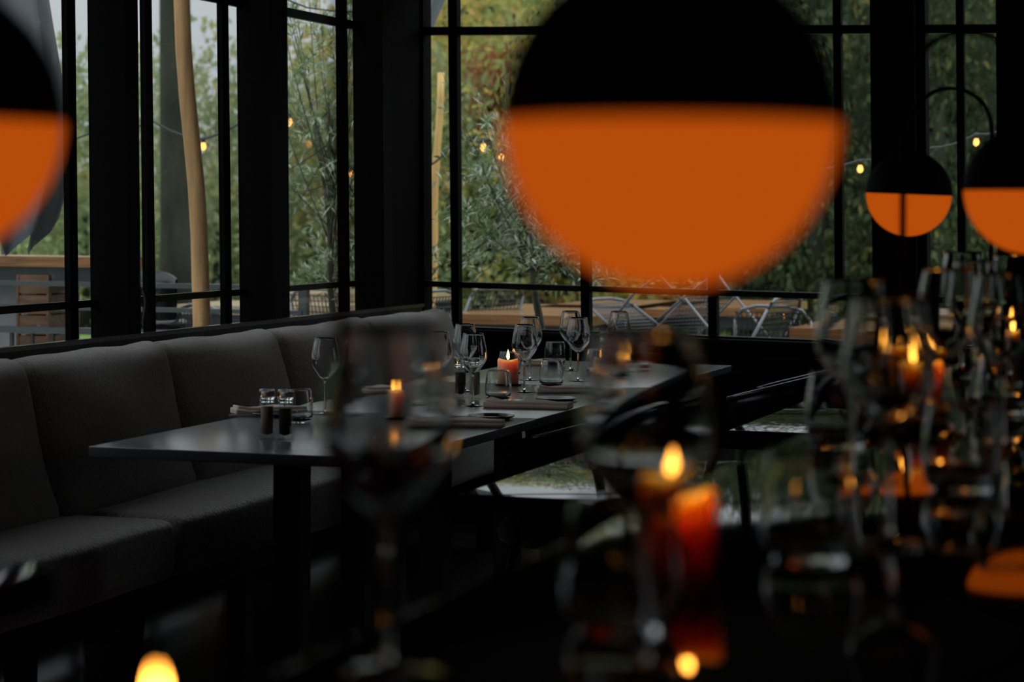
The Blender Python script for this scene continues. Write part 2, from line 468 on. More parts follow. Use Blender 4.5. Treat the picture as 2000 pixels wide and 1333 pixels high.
# ================================================================== BENCH AND CUSHIONS
bench = empty('wall_bench', (-3.3, 6.6, 0), 0, 'long black bench frame running under the window wall', 'bench')
def bb(name, a, b, mtl='black_paint'):
    o = MB().box(a, b).build(name, mtl, bench); o.location = (3.3, -6.6, 0); return o
bb('seat_base', (-3.55, 3.6, 0.25), (-2.93, 9.0, 0.315))
bb('back_board', (-3.485, 3.6, 0.42), (-3.475, 9.4, 0.92))
bb('ledge', (-3.488, 3.6, 0.92), (-3.465, 9.4, 0.934), 'ledge_black')
for y in (3.9, 5.2, 6.5, 7.8, 8.8):
    bb('leg', (-3.02, y, 0), (-2.96, y + 0.06, 0.25)); bb('leg', (-3.50, y, 0), (-3.44, y + 0.06, 0.25))
def back_cushion(y0, y1, label, seed):
    r_ = random.Random(seed)
    hy = (y1 - y0) / 2 + 0.012; hz, hx = 0.245, 0.085
    ph = [r_.uniform(0, 6.28) for _ in range(6)]
    def warp(x, y, z):
        u, v = y / hy, z / hz
        b = max(0, 1 - u * u) * max(0, 1 - v * v)
        x2 = x + (0.05 * b if x > 0 else 0.0)
        wob = 0.0025 * math.sin(7 * y + ph[0]) + 0.0022 * math.sin(19 * y + ph[1]) + 0.006 * math.exp(-((u - .86) / .1) ** 2)
        z2 = z + (wob if z > 0 else 0)
        x2 += 0.004 * math.sin(14 * z + 7 * y + ph[2])
        if z < 0 and x > 0: x2 += 0.025 * v * v
        y2 = y * (1 + 0.02 * (1 - v) * 0.5)
        return (x2, y2, z2)
    o = weld(rounded(hx, hy, hz, 0.06, 16, warp).build('back_cushion', 'fabric'))
    o.location = (-3.322, (y0 + y1) / 2, 0.672); o.rotation_euler = (0, math.radians(-13), 0)
    return tag(o, label, 'cushion', 'back cushions along the bench')
cy_ = [4.93, 5.788, 6.643, 7.498, 8.352, 9.26]
cl = ['gray back cushion at the frame edge, mostly cut off, next to the widest dark one',
      'gray back cushion largest in view, beside the near end of the dining tables',
      'gray back cushion behind the salt and pepper mills, second largest in view',
      'gray back cushion behind the lone wine glass on the near table',
      'gray back cushion in the corner, furthest along the bench']
for i in range(5):
    back_cushion(cy_[i], cy_[i + 1] - 0.006, cl[i], i + 3)
def seat_cushion(y0, y1, label, seed):
    r_ = random.Random(seed); ph = [r_.uniform(0, 6.28) for _ in range(4)]
    hy = (y1 - y0) / 2; hx, hz = 0.325, 0.085
    def warp(x, y, z):
        u, v = y / hy, x / hx
        if z > 0: z += 0.012 * max(0, 1 - u * u) * max(0, 1 - v * v) + 0.003 * math.sin(11 * y + ph[0]) * (1 - v * v)
        x += 0.006 * math.sin(8 * y + ph[1]) if x > 0 else 0
        return (x, y, z)
    o = weld(rounded(hx, hy, hz, 0.045, 16, warp).build('seat_cushion', 'fabric_seat'))
    o.location = (-3.205, (y0 + y1) / 2, 0.40)
    return tag(o, label, 'cushion', 'seat cushions on the bench')
seat_cushion(4.14, 5.90, 'gray bench seat cushion in the lower corner, clear of the tables', 1)
seat_cushion(5.92, 7.68, 'gray bench seat cushion passing behind the table post', 2)
seat_cushion(7.70, 9.00, 'gray bench seat cushion at the far end by the corner', 3)

# ================================================================== TABLES
TZ = 0.75
def dining_table(x0, x1, y0, y1, label, mtl, posts, zt_=TZ, th=0.026):
    t_ = empty('dining_table', ((x0 + x1) / 2, (y0 + y1) / 2, 0), 0, label, 'table', 'restaurant tables')
    cxx, cyy = (x0 + x1) / 2, (y0 + y1) / 2
    hx, hy = (x1 - x0) / 2, (y1 - y0) / 2
    weld(rounded(hx, hy, th / 2, 0.003, 8).build('tabletop', mtl, t_, (0, 0, zt_ - th / 2)))
    for y in posts:
        MB().box((-0.036, -0.036, 0.02), (0.036, 0.036, zt_ - th)).build('post', 'black_metal', t_, (-2.40 - cxx if mtl == 'table_gray' else 0, y - cyy, 0))
        MB().box((-0.25, -0.06, 0), (0.25, 0.06, 0.02)).build('foot_plate', 'black_metal', t_, (-2.40 - cxx if mtl == 'table_gray' else 0, y - cyy, 0))
    return t_
dining_table(-2.79, -2.0, 5.2, 6.33, 'matte gray dining table at the front, with the salt and pepper mills', 'table_gray', (5.55, 6.0))
dining_table(-2.79, -2.0, 6.338, 7.55, 'matte gray dining table in the middle, with folded napkins and orange candle', 'table_gray', (6.62, 7.3))
dining_table(-2.79, -2.0, 7.558, 8.78, 'matte gray dining table furthest along the bench, by the far window', 'table_gray', (7.85, 8.5))
dining_table(-1.62, -0.90, 4.61, 5.72, 'glossy black table corner mirroring trees, between the dining tables and bar', 'table_gloss', (4.9, 5.45), th=0.03)
dining_table(-1.42, -0.74, 6.2, 7.5, 'glossy black table mirroring green lawn, beyond the bar', 'table_gloss', (6.5, 7.2), th=0.03)
# bar table in the foreground
PZ = 1.05
bar_t = empty('bar_table', (-0.2, 2.9, 0), 0, 'long glossy black bar table crowded with glasses and candles', 'table')
weld(rounded(0.40, 2.3, 0.016, 0.004, 8).build('tabletop', 'table_gloss', bar_t, (0, 0, PZ - 0.016)))
for y in (-1.9, 0, 1.9):
    for x in (-0.3, 0.3):
        MB().box((x - 0.03, y - 0.03, 0), (x + 0.03, y + 0.03, PZ - 0.03)).build('leg', 'black_metal', bar_t)
    MB().box((-0.27, y - 0.02, 0.2), (0.27, y + 0.02, 0.24)).build('foot_rest', 'black_metal', bar_t)
side = empty('side_counter', (-1.2, 1.3, 0), 0, 'small black high table just outside the frame under a lamp', 'table')
weld(rounded(0.26, 0.4, 0.016, 0.004, 8).build('tabletop', 'table_gloss', side, (0, 0, PZ - 0.016)))
MB().box((-0.04, -0.04, 0.02), (0.04, 0.04, PZ - 0.03)).build('post', 'black_metal', side)
MB().box((-0.2, -0.2, 0), (0.2, 0.2, 0.02)).build('foot_plate', 'black_metal', side)

# ================================================================== GLASSWARE
def spline(pts, n):
    """Catmull-Rom through profile points"""
    P = [pts[0]] + pts + [pts[-1]]; outp = []
    for i in range(1, len(P) - 2):
        for k in range(n):
            tt = k / n
            q = []
            for j in range(2):
                a, b, c, d = P[i - 1][j], P[i][j], P[i + 1][j], P[i + 2][j]
                q.append(0.5 * ((2 * b) + (-a + c) * tt + (2 * a - 5 * b + 4 * c - d) * tt * tt + (-a + 3 * b - 3 * c + d) * tt ** 3))
            outp.append((max(q[0], 0), q[1]))
    outp.append(pts[-1]); return outp
def make_wine(loc):
    r0 = empty('wine_glass', loc)
    o_ = spline([(0.004, 0.098), (0.018, 0.106), (0.036, 0.130), (0.0412, 0.148), (0.0385, 0.175), (0.0300, 0.217)], 5)
    i_ = [(max(r - 0.0012, 0.0), z + 0.002 * (1 - min(1, (z - 0.098) / 0.04))) for r, z in o_]
    i_[-1] = (o_[-1][0] - 0.0011, o_[-1][1]); 
    prof = [(0, 0.0975)] + o_ + i_[::-1] + [(0, 0.1005)]
    fixnormals(MB().lathe(prof, 32).build('bowl', 'clear_glass', r0))
    st = [(0, 0.006), (0.0055, 0.006), (0.0038, 0.018), (0.0034, 0.05), (0.0036, 0.085), (0.0048, 0.0985), (0, 0.0985)]
    fixnormals(MB().lathe(st, 14).build('stem', 'clear_glass', r0))
    ft = [(0, 0), (0.034, 0), (0.0345, 0.0012), (0.02, 0.0028), (0.008, 0.0058), (0, 0.0062)]
    fixnormals(MB().lathe(ft, 32).build('foot', 'clear_glass', r0))
    return r0
wine0 = None
def wine(loc, label, group, rz=0):
    global wine0
    if wine0 is None:
        wine0 = make_wine(loc); o_ = wine0
    else:
        o_ = copy_tree(wine0); o_.location = loc
    o_.rotation_euler = (0, 0, rz)
    return tag(o_, label, 'wine glass', group)
tum0 = None
def tumbler(loc, label, group):
    global tum0
    if tum0 is None:
        o_ = spline([(0.0305, 0.0015), (0.0375, 0.012), (0.0405, 0.035), (0.0385, 0.065), (0.0335, 0.092)], 5)
        i_ = [(r - 0.0014, z) for r, z in o_ if z > 0.016]
        i_ = [(0, 0.011), (0.028, 0.0115), (0.0355, 0.017)] + i_[1:]
        prof = [(0, 0)] + [(0.029, 0)] + o_ + i_[::-1]
        tum0 = fixnormals(MB().lathe(prof, 32).build('tumbler', 'clear_glass', None, loc)); g_ = tum0
    else:
        g_ = tum0.copy(); C.objects.link(g_); g_.location = loc
    return tag(g_, label, 'tumbler', group)
GT, GP = 'wine glasses on the dining tables', 'wine glasses on the bar table'
def tz(px, py): 
    p = on_z(px, py, TZ); return (p.x, p.y, TZ)
def td(px, d, z=TZ):           # on the table at depth d along the view
    p = at(px, PPY, d); return (p.x, p.y, z)
for px, d, lb in [
    (637, 6.75, 'wine glass standing alone before the third back cushion'),
    (858, 7.13, 'wine glass half lost in blur, first of the middle trio by the bench'),
    (926, 7.05, 'wine glass in front of the second pair of mills, sharpest on the middle table'),
    (910, 7.62, 'wine glass right behind the one by the second mills'),
    (1026, 7.6, 'wine glass just beside the orange pillar candle, in front'),
    (1037, 8.12, 'wine glass behind the one beside the orange pillar candle'),
    (1131, 8.1, 'wine glass in front of the pair between the tumblers and far mill'),
    (1116, 8.62, 'wine glass at the back of the pair before the olive trunk'),
    (1211, 8.62, 'wine glass by the salt mill under the big lamp')]:
    wine(td(px, d), lb, GT, px * 0.1)
for px, py, lb in [
    (583, 826, 'tumbler behind the near salt and pepper mills'),
    (973, 783, 'tumbler in front of the orange pillar candle'),
    (1077, 757, 'tumbler between the two folded napkins and the far glasses'),
    (1084, 716, 'tumbler further back, behind the one by the upper napkin'),
    (995, 739, 'tumbler half hidden behind the orange pillar candle'),
    (1257, 722, 'dark tumbler under the big lamp at the table edge'),
    (1166, 733, 'tumbler beside the small far candle')]:
    tumbler(tz(px, py), lb, 'tumblers on the dining tables')

# mills
mill0 = {}
def mill(loc, kind, label):
    if kind not in mill0:
        m_ = empty('spice_mill', loc)
        body = [(0, 0), (0.0205, 0), (0.0215, 0.004), (0.0185, 0.012), (0.0180, 0.080), (0.0195, 0.086), (0.0165, 0.090),
                (0.0150, 0.088), (0.0160, 0.078), (0.0162, 0.014), (0, 0.008)]
        fixnormals(MB().lathe(body, 24).build('jar', 'window_glass', m_))
        top = 0.078 if kind == 'pepper' else 0.082
        fixnormals(MB().lathe([(0, 0.0095), (0.0155, 0.015), (0.0155, top), (0, top + 0.001)], 20).build('filling', kind, m_))
        neck = [(0, 0.091), (0.0185, 0.091), (0.0195, 0.0945), (0.0185, 0.098), (0.0170, 0.1005), (0, 0.1005)]
        fixnormals(MB().lathe(neck, 24).build('neck_ring', 'clear_glass', m_))
        cap = [(0, 0.101), (0.0185, 0.101), (0.0212, 0.107), (0.0190, 0.114), (0.0212, 0.121), (0.0185, 0.1265), (0, 0.1265)]
        fixnormals(MB().lathe(cap, 24).build('grinder_cap', 'clear_glass', m_))
        mill0[kind] = m_
    else:
        m_ = copy_tree(mill0[kind]); m_.location = loc
    return tag(m_, label, 'mill', 'salt and pepper mills')
mill(tz(521, 858), 'salt', 'glass salt mill beside the black pepper mill on the near table')
mill(tz(557, 859), 'pepper', 'glass mill full of black peppercorns on the near table')
mill(tz(899, 777), 'pepper', 'pepper mill behind a wine glass on the middle table')
mill(tz(927, 779), 'salt', 'salt mill straight behind the sharpest wine glass')
mill(tz(1181, 716), 'salt', 'salt mill under the big lamp, before the far window')

# candles
cand0 = None
def make_candle(loc, h, r=0.035):
    c_ = empty('pillar_candle', loc)
    prof = [(0, 0), (r, 0), (r, h * .5)]
    prof += [(r, h - 0.006), (r - 0.003, h), (r - 0.008, h - 0.002), (r * .5, h - 0.009), (0, h - 0.011)]
    mb = MB().lathe(prof, 28)
    mb.v = [(x, y, z + (0.004 * math.sin(2 * math.atan2(y, x) + 1) if z > h - 0.007 and (x * x + y * y) > (r * .6) ** 2 else 0)) for x, y, z in mb.v]
    fixnormals(mb.build('wax', 'wax', c_))
    MB().tube([(0, 0, h - 0.012), (0.0005, 0, h + 0.003)], 0.0009, 6).build('wick', 'wick', c_)
    z0 = h - 0.002
    fl = spline([(0.0, z0), (0.0042, z0 + 0.006), (0.0052, z0 + 0.012), (0.0036, z0 + 0.021), (0.0014, z0 + 0.030), (0.0, z0 + 0.035)], 4)
    fixnormals(MB().lathe(fl, 14).build('flame', 'flame', c_))
    return c_
def candle(loc, label, h=0.085, r=0.035):
    return tag(make_candle(loc, h, r), label, 'candle', 'burning candles')
def saucer(loc, label, r=0.052):
    o_ = fixnormals(MB().lathe([(0, 0), (r * .8, 0), (r, 0.006), (r * .97, 0.0075), (r * .8, 0.003), (0, 0.003)], 28).build('candle_saucer', 'plate_dark', None, loc))
    return tag(o_, label, 'saucer', 'saucers under candles')
c1 = tz(992, 753)
saucer(c1, 'dark saucer under the orange candle on the middle table')
candle((c1[0], c1[1], TZ + 0.003), 'short orange pillar candle, sharply seen on the middle table', 0.083)
c2 = td(1176, 8.45)
saucer(c2, 'dark saucer under the small candle by the far mill')
candle((c2[0], c2[1], TZ + 0.003), 'small candle burning by the far salt mill under the big lamp', 0.055, 0.026)
c3 = td(784, 6.62)
saucer(c3, 'dark saucer under the candle blurred by a bar glass')
candle((c3[0], c3[1], TZ + 0.003), 'candle blurred behind a bar glass, on the near table', 0.075, 0.03)

# plates, napkins, cutlery
def plate(loc, label, r=0.066):
    o_ = fixnormals(MB().lathe([(0, 0), (r * .75, 0), (r * .97, 0.008), (r, 0.0105), (r * .97, 0.0115), (r * .72, 0.004), (0, 0.0035)], 36).build('side_plate', 'plate_dark', None, loc))
    return tag(o_, label, 'plate', 'small dark side plates')
plate((-2.705, 6.13, TZ), 'dark side plate next to the near salt mill')
plate(tz(960, 819), 'dark side plate at the table edge, glinting, below the lower napkin')
plate(tz(1086, 784), 'dark side plate between the two folded napkins')
def napkin(loc, L, W, rz, label, th=0.012):
    def warp(x, y, z):
        z2 = z + 0.0035 * math.sin(x * 40 + 1) * (0.5 + 0.5 * math.sin(y * 60)) * (1 if z > 0 else 0)
        if z > 0: z2 += 0.006 * math.exp(-((x + L / 2) / 0.03) ** 2) 
        return (x, y + 0.003 * math.sin(x * 30), z2)
    n_ = empty('napkin', loc, rz)
    weld(rounded(L / 2, W / 2, th / 2, 0.0055, 12, warp).build('lower_fold', 'napkin', n_, (0, 0, th / 2)))
    weld(rounded(L / 2 - 0.004, W / 2 - 0.006, th / 2.4, 0.0045, 12, warp).build('upper_fold', 'napkin', n_, (0.003, 0.003, th * 1.25)))
    return tag(n_, label, 'napkin', 'folded linen napkins')
def nap_px(pxa, pya, pxb, pyb, W, label):
    a, b = on_z(pxa, pya, TZ), on_z(pxb, pyb, TZ); d = b - a
    napkin(((a.x + b.x) / 2, (a.y + b.y) / 2, TZ), d.length, W, math.atan2(d.y, d.x), label)
nap_px(948, 795, 1116, 799, 0.085, 'beige folded napkin across the front of the middle table')
nap_px(1046, 767, 1168, 767, 0.085, 'beige folded napkin further up, beyond the one in front')
nap_px(818, 832, 986, 834, 0.085, 'blurred folded napkin on the near table, below the dark side plate')
nap_px(455, 810, 600, 806, 0.07, 'pale folded napkin behind the near salt and pepper mills')
nap_px(676, 768, 770, 767, 0.08, 'folded napkin by the bench, beside the blurred candle')
nap_px(1020, 714, 1092, 714, 0.07, 'folded napkin at the bench side behind the orange candle')
def knife(pxa, pya, pxb, pyb, label):
    a, b = on_z(pxa, pya, TZ), on_z(pxb, pyb, TZ); d = b - a
    k_ = empty('table_knife', (a.x, a.y, TZ), math.atan2(d.y, d.x), label, 'knife', 'table knives')
    MB().hexa([(0, -.006, .001), (.09, -.007, .001), (.09, .007, .001), (0, .006, .001), (0, -.005, .006), (.09, -.006, .007), (.09, .006, .007), (0, .005, .006)]).build('knife_handle', 'steel', k_)
    MB().hexa([(.09, -.008, .001), (.2, -.003, .001), (.2, .006, .001), (.09, .006, .001), (.09, -.008, .003), (.2, -.003, .003), (.2, .006, .003), (.09, .006, .004)]).build('blade', 'steel', k_)
knife(447, 814, 560, 817, 'steel knife behind the near salt mill, against the pale napkin')
knife(1004, 784, 1040, 786, 'steel knife peeking past the front tumbler on the middle table')

# ================================================================== TUB CHAIRS
def tub_chair(loc, rz, label):
    c_ = empty('tub_chair', loc, rz, label, 'chair', 'black tub chairs')
    n, mz = 28, 8
    def surf(rad):
        pts = []
        for i in range(n + 1):
            a = math.radians(-118 + 236 * i / n)
            top = 0.62 + 0.17 * (0.5 + 0.5 * math.cos(a * 1.1)) ** 0.6
            for j in range(mz + 1):
                f = j / mz; z = 0.40 + (top - 0.40) * f
                r_ = rad * (0.86 + 0.16 * f)
                sx = 1.0 if math.cos(a) > 0 else 1.15
                pts.append((r_ * math.cos(a) * sx, r_ * math.sin(a), z))
        return pts
    mb = MB(); A, B = surf(0.27), surf(0.256); L = mz + 1
    fs = []; N = len(A)
    for i in range(n):
        for j in range(mz):
            q = (i * L + j, (i + 1) * L + j, (i + 1) * L + j + 1, i * L + j + 1)
            fs.append(q); fs.append(tuple(N + k for k in q[::-1]))
        for j in (0, mz):
            fs.append((i * L + j, (i + 1) * L + j, N + (i + 1) * L + j, N + i * L + j))
    for i in (0, n):
        for j in range(mz):
            fs.append((i * L + j, i * L + j + 1, N + i * L + j + 1, N + i * L + j))
    mb.add(A + B, fs, True)
    fixnormals(mb.build('shell', 'black_shell', c_))
    rim = [Vector(A[i * L + mz]) for i in range(n + 1)]
    MB().tube(rim, 0.009, 8).build('rim', 'chair_rim', c_)
    fixnormals(MB().lathe([(0, 0.40), (0.225, 0.40), (0.235, 0.425), (0.215, 0.455), (0, 0.465)], 28).build('seat', 'fabric', c_))
    for sx, sy in ((1, 1), (1, -1), (-1, 1), (-1, -1)):
        MB().tube([(sx * 0.14, sy * 0.14, 0.41), (sx * 0.22, sy * 0.22, 0.0)], [0.014, 0.009], 8).build('leg', 'black_metal', c_)
    return c_
tub_chair((-1.91, 6.46, 0), 0, 'black tub chair pushed up to the middle dining table')
tub_chair((-1.70, 8.30, 0), 0, 'black tub chair at the far dining table, under the window')

# ================================================================== GLOBE LAMPS
def globe_lamp(gx, gy, zrim, sx, zbase, label, r=0.085, tilt=0.0):
    """globe hangs at (gx, gy) with its seam at zrim; stem stands at sx beside it"""
    L = empty('globe_lamp', (sx, gy, zbase), 0, label, 'lamp', 'arched globe lamps')
    g = gx - sx; zr = zrim - zbase
    fixnormals(MB().lathe([(0, 0), (0.055, 0), (0.056, 0.006), (0.05, 0.012), (0.012, 0.016), (0, 0.016)], 28).build('base', 'lamp_black', L))
    ra = abs(g) / 2; apex = zr + r * 2.45; zc_ = apex - ra
    pts = [(0, 0, 0.012), (0, 0, zc_ * .5), (0, 0, zc_)]
    for k in range(1, 17):
        a = math.pi * k / 16; pts.append((g / 2 - g / 2 * math.cos(a), 0, zc_ + ra * math.sin(a)))
    pts.append((g, 0, zr + r * 0.98))
    MB().tube(pts[:3], 0.0042, 10).build('stem', 'lamp_black', L)
    MB().tube(pts[2:], 0.0042, 10).build('arch', 'lamp_black', L)
    hood = [(0, r)] + [(r * math.sin(a), r * math.cos(a)) for a in [math.pi / 2 * k / 14 for k in range(1, 15)]]
    hood += [(r * 0.965, 0.0)] + [(r * 0.965 * math.sin(a), r * 0.965 * math.cos(a)) for a in [math.pi / 2 * k / 10 for k in range(9, 0, -1)]] + [(0, r * 0.965)]
    h_ = fixnormals(MB().lathe(hood, 40).build('hood', 'lamp_black', L, (g, 0, zr), (0, tilt, 0)))
    rd = r * 0.985
    dif = [(0, -rd)] + [(rd * math.sin(a), -rd * math.cos(a)) for a in [math.pi / 2 * k / 14 for k in range(1, 14)]] + [(rd, -0.001), (rd * .5, -0.002), (0, -0.002)]
    fixnormals(MB().lathe(dif, 40).build('diffuser', 'lamp_glow', L, (g, 0, zr), (0, tilt, 0)))
    return L
def lamp_px(px, py, rpx, stem_dx, label, zb=PZ, tilt=0.0, r=0.085):
    p = at(px, py, r * F / rpx)
    globe_lamp(p.x, p.y, p.z, p.x + stem_dx, zb, label, r, tilt)
lamp_px(1308, 235, 334, -0.175, 'largest blurred globe lamp, black above and glowing orange below')
lamp_px(-153, 235, 278, -0.165, 'globe lamp cut by the frame edge beside the gray parasol')
lamp_px(1775, 379, 84, 0.161, 'smallest globe lamp, fully seen, crossed by a dark stem', tilt=0.035)
lamp_px(2009, 371, 127, -0.164, 'globe lamp at the far side of the bar, partly cut by the frame')

# ================================================================== BAR TABLE TOP
def pz(px, d): 
    p = at(px, PPY, d); return (p.x, p.y, PZ)
candle(pz(1326, 1.80), 'candle with big blurred flame under the largest lamp', 0.075, 0.030)
candle(pz(312, 0.935), 'candle whose blurred flame rises from the bottom edge', 0.075, 0.030)
candle(pz(1810, 3.30), 'thick orange candle on the bar near the cluster of glasses', 0.078, 0.024)
candle(pz(1766, 3.62), 'second candle just behind the thick orange one on the bar', 0.082, 0.015)
candle(pz(1990, 4.35), 'distant candle on the bar near the frame edge', 0.07, 0.02)
for px, d, lb in [
    (762, 1.47, 'big blurred wine glass in front of the dining table post'),
    (1264, 1.47, 'big blurred wine glass under the largest lamp'),
    (1668, 2.55, 'wine glass on the bar nearest the gap after the big lamp'),
    (1738, 2.05, 'wine glass on the bar under the smallest lamp'),
    (1852, 3.05, 'wine glass on the bar behind the thick orange candle'),
    (1905, 3.55, 'wine glass on the bar under the arch of the smallest lamp'),
    (1960, 2.85, 'wine glass on the bar under the cut-off lamp'),
    (1978, 4.05, 'wine glass on the bar further off, by the frame edge'),
    (1880, 4.25, 'wine glass on the bar furthest from the camera')]:
    wine(pz(px, d), lb, GP, px * 0.07)
for px, d, lb in [
    (1585, 1.95, 'blurred tumbler in front of the mirrored window light'),
    (1218, 1.62, 'blurred tumbler low behind the big blurred wine glass'),
    (1640, 2.9, 'tumbler on the bar before the tall wine glasses'),
    (1880, 2.45, 'tumbler on the bar beside the thick orange candle'),
    (1965, 3.4, 'tumbler on the bar under the cut-off lamp'),
    (1720, 3.2, 'tumbler on the bar behind the thin candle')]:
    tumbler(pz(px, d), lb, 'tumblers on the bar table')

# cable hanging by the window post
pts = [on_x(x, y, XW + PD + 0.006) for x, y in [(272, 470), (273, 520), (272, 545), (274, 560), (280, 574), (283, 590), (282, 606), (279, 622), (276, 640)]]
cab = MB().tube(pts, 0.0022, 6).build('lamp_cable', 'cable_gray')
tag(cab, 'thin gray cable dangling along the first window post', 'cable')

# ================================================================== OUTSIDE: TERRACE
def plank_table(name, x0, x1, y0, y1, z, label, mtl, group, n=5, th=0.05, apron=True):
    t_ = empty(name, ((x0 + x1) / 2, (y0 + y1) / 2, 0), 0, label, 'table', group)
    hx, hy = (x1 - x0) / 2, (y1 - y0) / 2
    wd = 2 * hy / n
    for k in range(n):
        MB().box((-hx, -hy + k * wd + 0.004, z - th), (hx, -hy + (k + 1) * wd - 0.004, z)).build('plank', mtl, t_)
    if apron:
        for s_ in (-1, 1):
            MB().box((-hx + 0.03, s_ * (hy - 0.05) - 0.02, z - th - 0.07), (hx - 0.03, s_ * (hy - 0.05) + 0.02, z - th)).build('apron', 'terrace_steel', t_)
    for sx in (-1, 1):
        for sy in (-1, 1):
            MB().box((sx * (hx - 0.06) - 0.025, sy * (hy - 0.06) - 0.025, 0), (sx * (hx - 0.06) + 0.025, sy * (hy - 0.06) + 0.025, z - th)).build('leg', 'terrace_steel', t_)
    return t_
TG = 'wet wooden terrace tables'
plank_table('terrace_table', -7.6, -5.33, 10.2, 10.52, 1.09, 'tall wet wooden terrace table behind the railing, near the parasol', 'wet_wood', TG, n=2)
p = on_z(330, 596, 0.75)
plank_table('terrace_table', p.x, p.x + 1.0, p.y, p.y + 0.8, 0.75, 'pale wet terrace table behind the leaning log pole', 'wet_wood_light', TG)
p = on_z(566, 572, 0.78)
plank_table('terrace_table', p.x - 0.2, p.x + 0.9, p.y, p.y + 0.8, 0.78, 'pale wet terrace table seen under the stems of the first olive tree', 'wet_wood_light', TG)
p = on_z(868, 613, 0.75)
plank_table('terrace_table', p.x, p.x + 0.85, p.y, p.y + 1.5, 0.75, 'wet brown terrace table just outside the far window', 'wet_wood', TG, th=0.055)
p = on_z(1040, 600, 0.75)
plank_table('terrace_table', p.x, p.x + 0.8, p.y, p.y + 1.4, 0.75, 'brown terrace table behind the olive trunk', 'wet_wood', TG)
p = on_z(1150, 601, 0.75)
plank_table('terrace_table', p.x + 0.2, p.x + 1.0, p.y + 0.3, p.y + 1.6, 0.75, 'brown terrace table behind the wine glasses near the big lamp', 'wet_wood', TG)
p = on_z(1541, 641, 0.75)
plank_table('terrace_table', p.x, p.x + 0.8, p.y, p.y + 1.2, 0.75, 'dark edged terrace table beside a tilted chair, past the big lamp', 'wet_wood', TG)
p = on_z(1660, 613, 0.75)
plank_table('terrace_table', p.x, p.x + 1.2, p.y, p.y + 0.9, 0.75, 'terrace table seen between the bar glasses', 'crate_wood', TG)

# railing running out from the corner
rl = empty('terrace_railing', (-5.5, 9.95, 0), 0, 'black metal railing with shiny top rail outside the window wall', 'railing')
RX0, RX1, RY = -7.2, -4.25, 9.95
def rail(z, h, d=0.045):
    MB().box((RX0, RY - d / 2, z - h), (RX1, RY + d / 2, z)).build('rail', 'terrace_rail', rl).location = (5.5, -9.95, 0)
k_ = 9.95 / 9.6
zr = lambda z: 1.34 - (1.34 - z) * k_
rail(zr(0.993), 0.022); rail(zr(0.884), 0.02, 0.05); rail(zr(0.785), 0.03); rail(0.12, 0.03)
x = RX0 + 0.05
while x < RX1:
    MB().box((x - 0.008, RY - 0.008, 0.12), (x + 0.008, RY + 0.008, zr(0.785))).build('baluster', 'terrace_steel', rl).location = (5.5, -9.95, 0)
    x += 0.108
for x in (RX0, -5.28, RX1):
    MB().box((x - 0.02, RY - 0.02, -0.02), (x + 0.02, RY + 0.02, zr(0.993))).build('post', 'terrace_rail', rl).location = (5.5, -9.95, 0)

# concrete planter and crate behind the railing
a, b = at(-60, 530, 11.9), at(68, 530, 11.9)
pl = empty('concrete_planter', ((a.x + b.x) / 2, 10.62, 0), 0, 'pale gray concrete planter under the tall terrace table', 'planter')
MB().box((-0.17, -0.15, 0), (0.17, 0.15, 1.0)).build('planter_body', 'concrete', pl)
MB().box((-0.15, -0.13, 1.0), (0.15, 0.13, 1.02)).build('soil', 'soil', pl)
a = at(97, 530, 11.7)
cr = empty('wooden_crate', (a.x, a.y, 0), 0.1, 'brown slatted wooden crate stack under the tall terrace table', 'crate')
for k in range(10):
    MB().box((-0.075, -0.2, 0.02 + k * 0.099), (0.075, 0.2, 0.11 + k * 0.099)).build('slat', 'crate_wood', cr)
for sx in (-1, 1):
    MB().box((sx * 0.078 - 0.006, -0.205, 0), (sx * 0.078 + 0.006, -0.17, 1.0)).build('corner_post', 'crate_wood', cr)

# terrace chairs: tube frame and mesh seat
tch0 = None
def terrace_chair(loc, rot, label):
    global tch0
    if tch0 is None:
        c_ = empty('terrace_chair', loc)
        for s_ in (-1, 1):
            MB().tube([(s_ * .24, -.24, 0), (s_ * .24, -.22, .44), (s_ * .235, .2, .44), (s_ * .2, .30, .82)], 0.0085, 8).build('side_tube', 'galvanised', c_)
            MB().tube([(s_ * .24, .26, 0), (s_ * .24, .12, .44)], 0.0085, 8).build('rear_leg', 'galvanised', c_)
            MB().tube([(s_ * .25, -.2, .44), (s_ * .27, -.2, .63), (s_ * .27, .0, .66), (s_ * .22, .25, .66)], 0.008, 8).build('arm', 'galvanised', c_)
        arc = [(-.2, .30, .82), (-.16, .315, .87), (-.08, .32, .89), (.08, .32, .89), (.16, .315, .87), (.2, .30, .82)]
        MB().tube(arc, 0.009, 8).build('top_tube', 'galvanised', c_)
        mb = MB()
        for k in range(15):
            x_ = -.19 + .38 * k / 14
            mb.bar((x_, .215, .47), (x_, .312, .855), 0.006, 0.003)
        for k in range(14):
            f = k / 13; mb.bar((-.2, .215 + .097 * f, .47 + .385 * f), (.2, .215 + .097 * f, .47 + .385 * f), 0.003, 0.006)
        tag(mb.build('back_mesh', 'terrace_steel', c_), kind='stuff')
        mb = MB()
        for k in range(15):
            x_ = -.22 + .44 * k / 14; mb.bar((x_, -.22, .445), (x_, .2, .445), 0.006, 0.003)
        for k in range(14):
            y_ = -.22 + .42 * k / 13; mb.bar((-.23, y_, .445), (.23, y_, .445), 0.006, 0.003)
        tag(mb.build('seat_mesh', 'terrace_steel', c_), kind='stuff')
        tch0 = c_
    else:
        c_ = copy_tree(tch0); c_.location = loc
    c_.rotation_euler = rot
    return tag(c_, label, 'chair', 'metal terrace chairs')
R_ = math.radians
def ground(px, py, d): p = at(px, py, d); return p
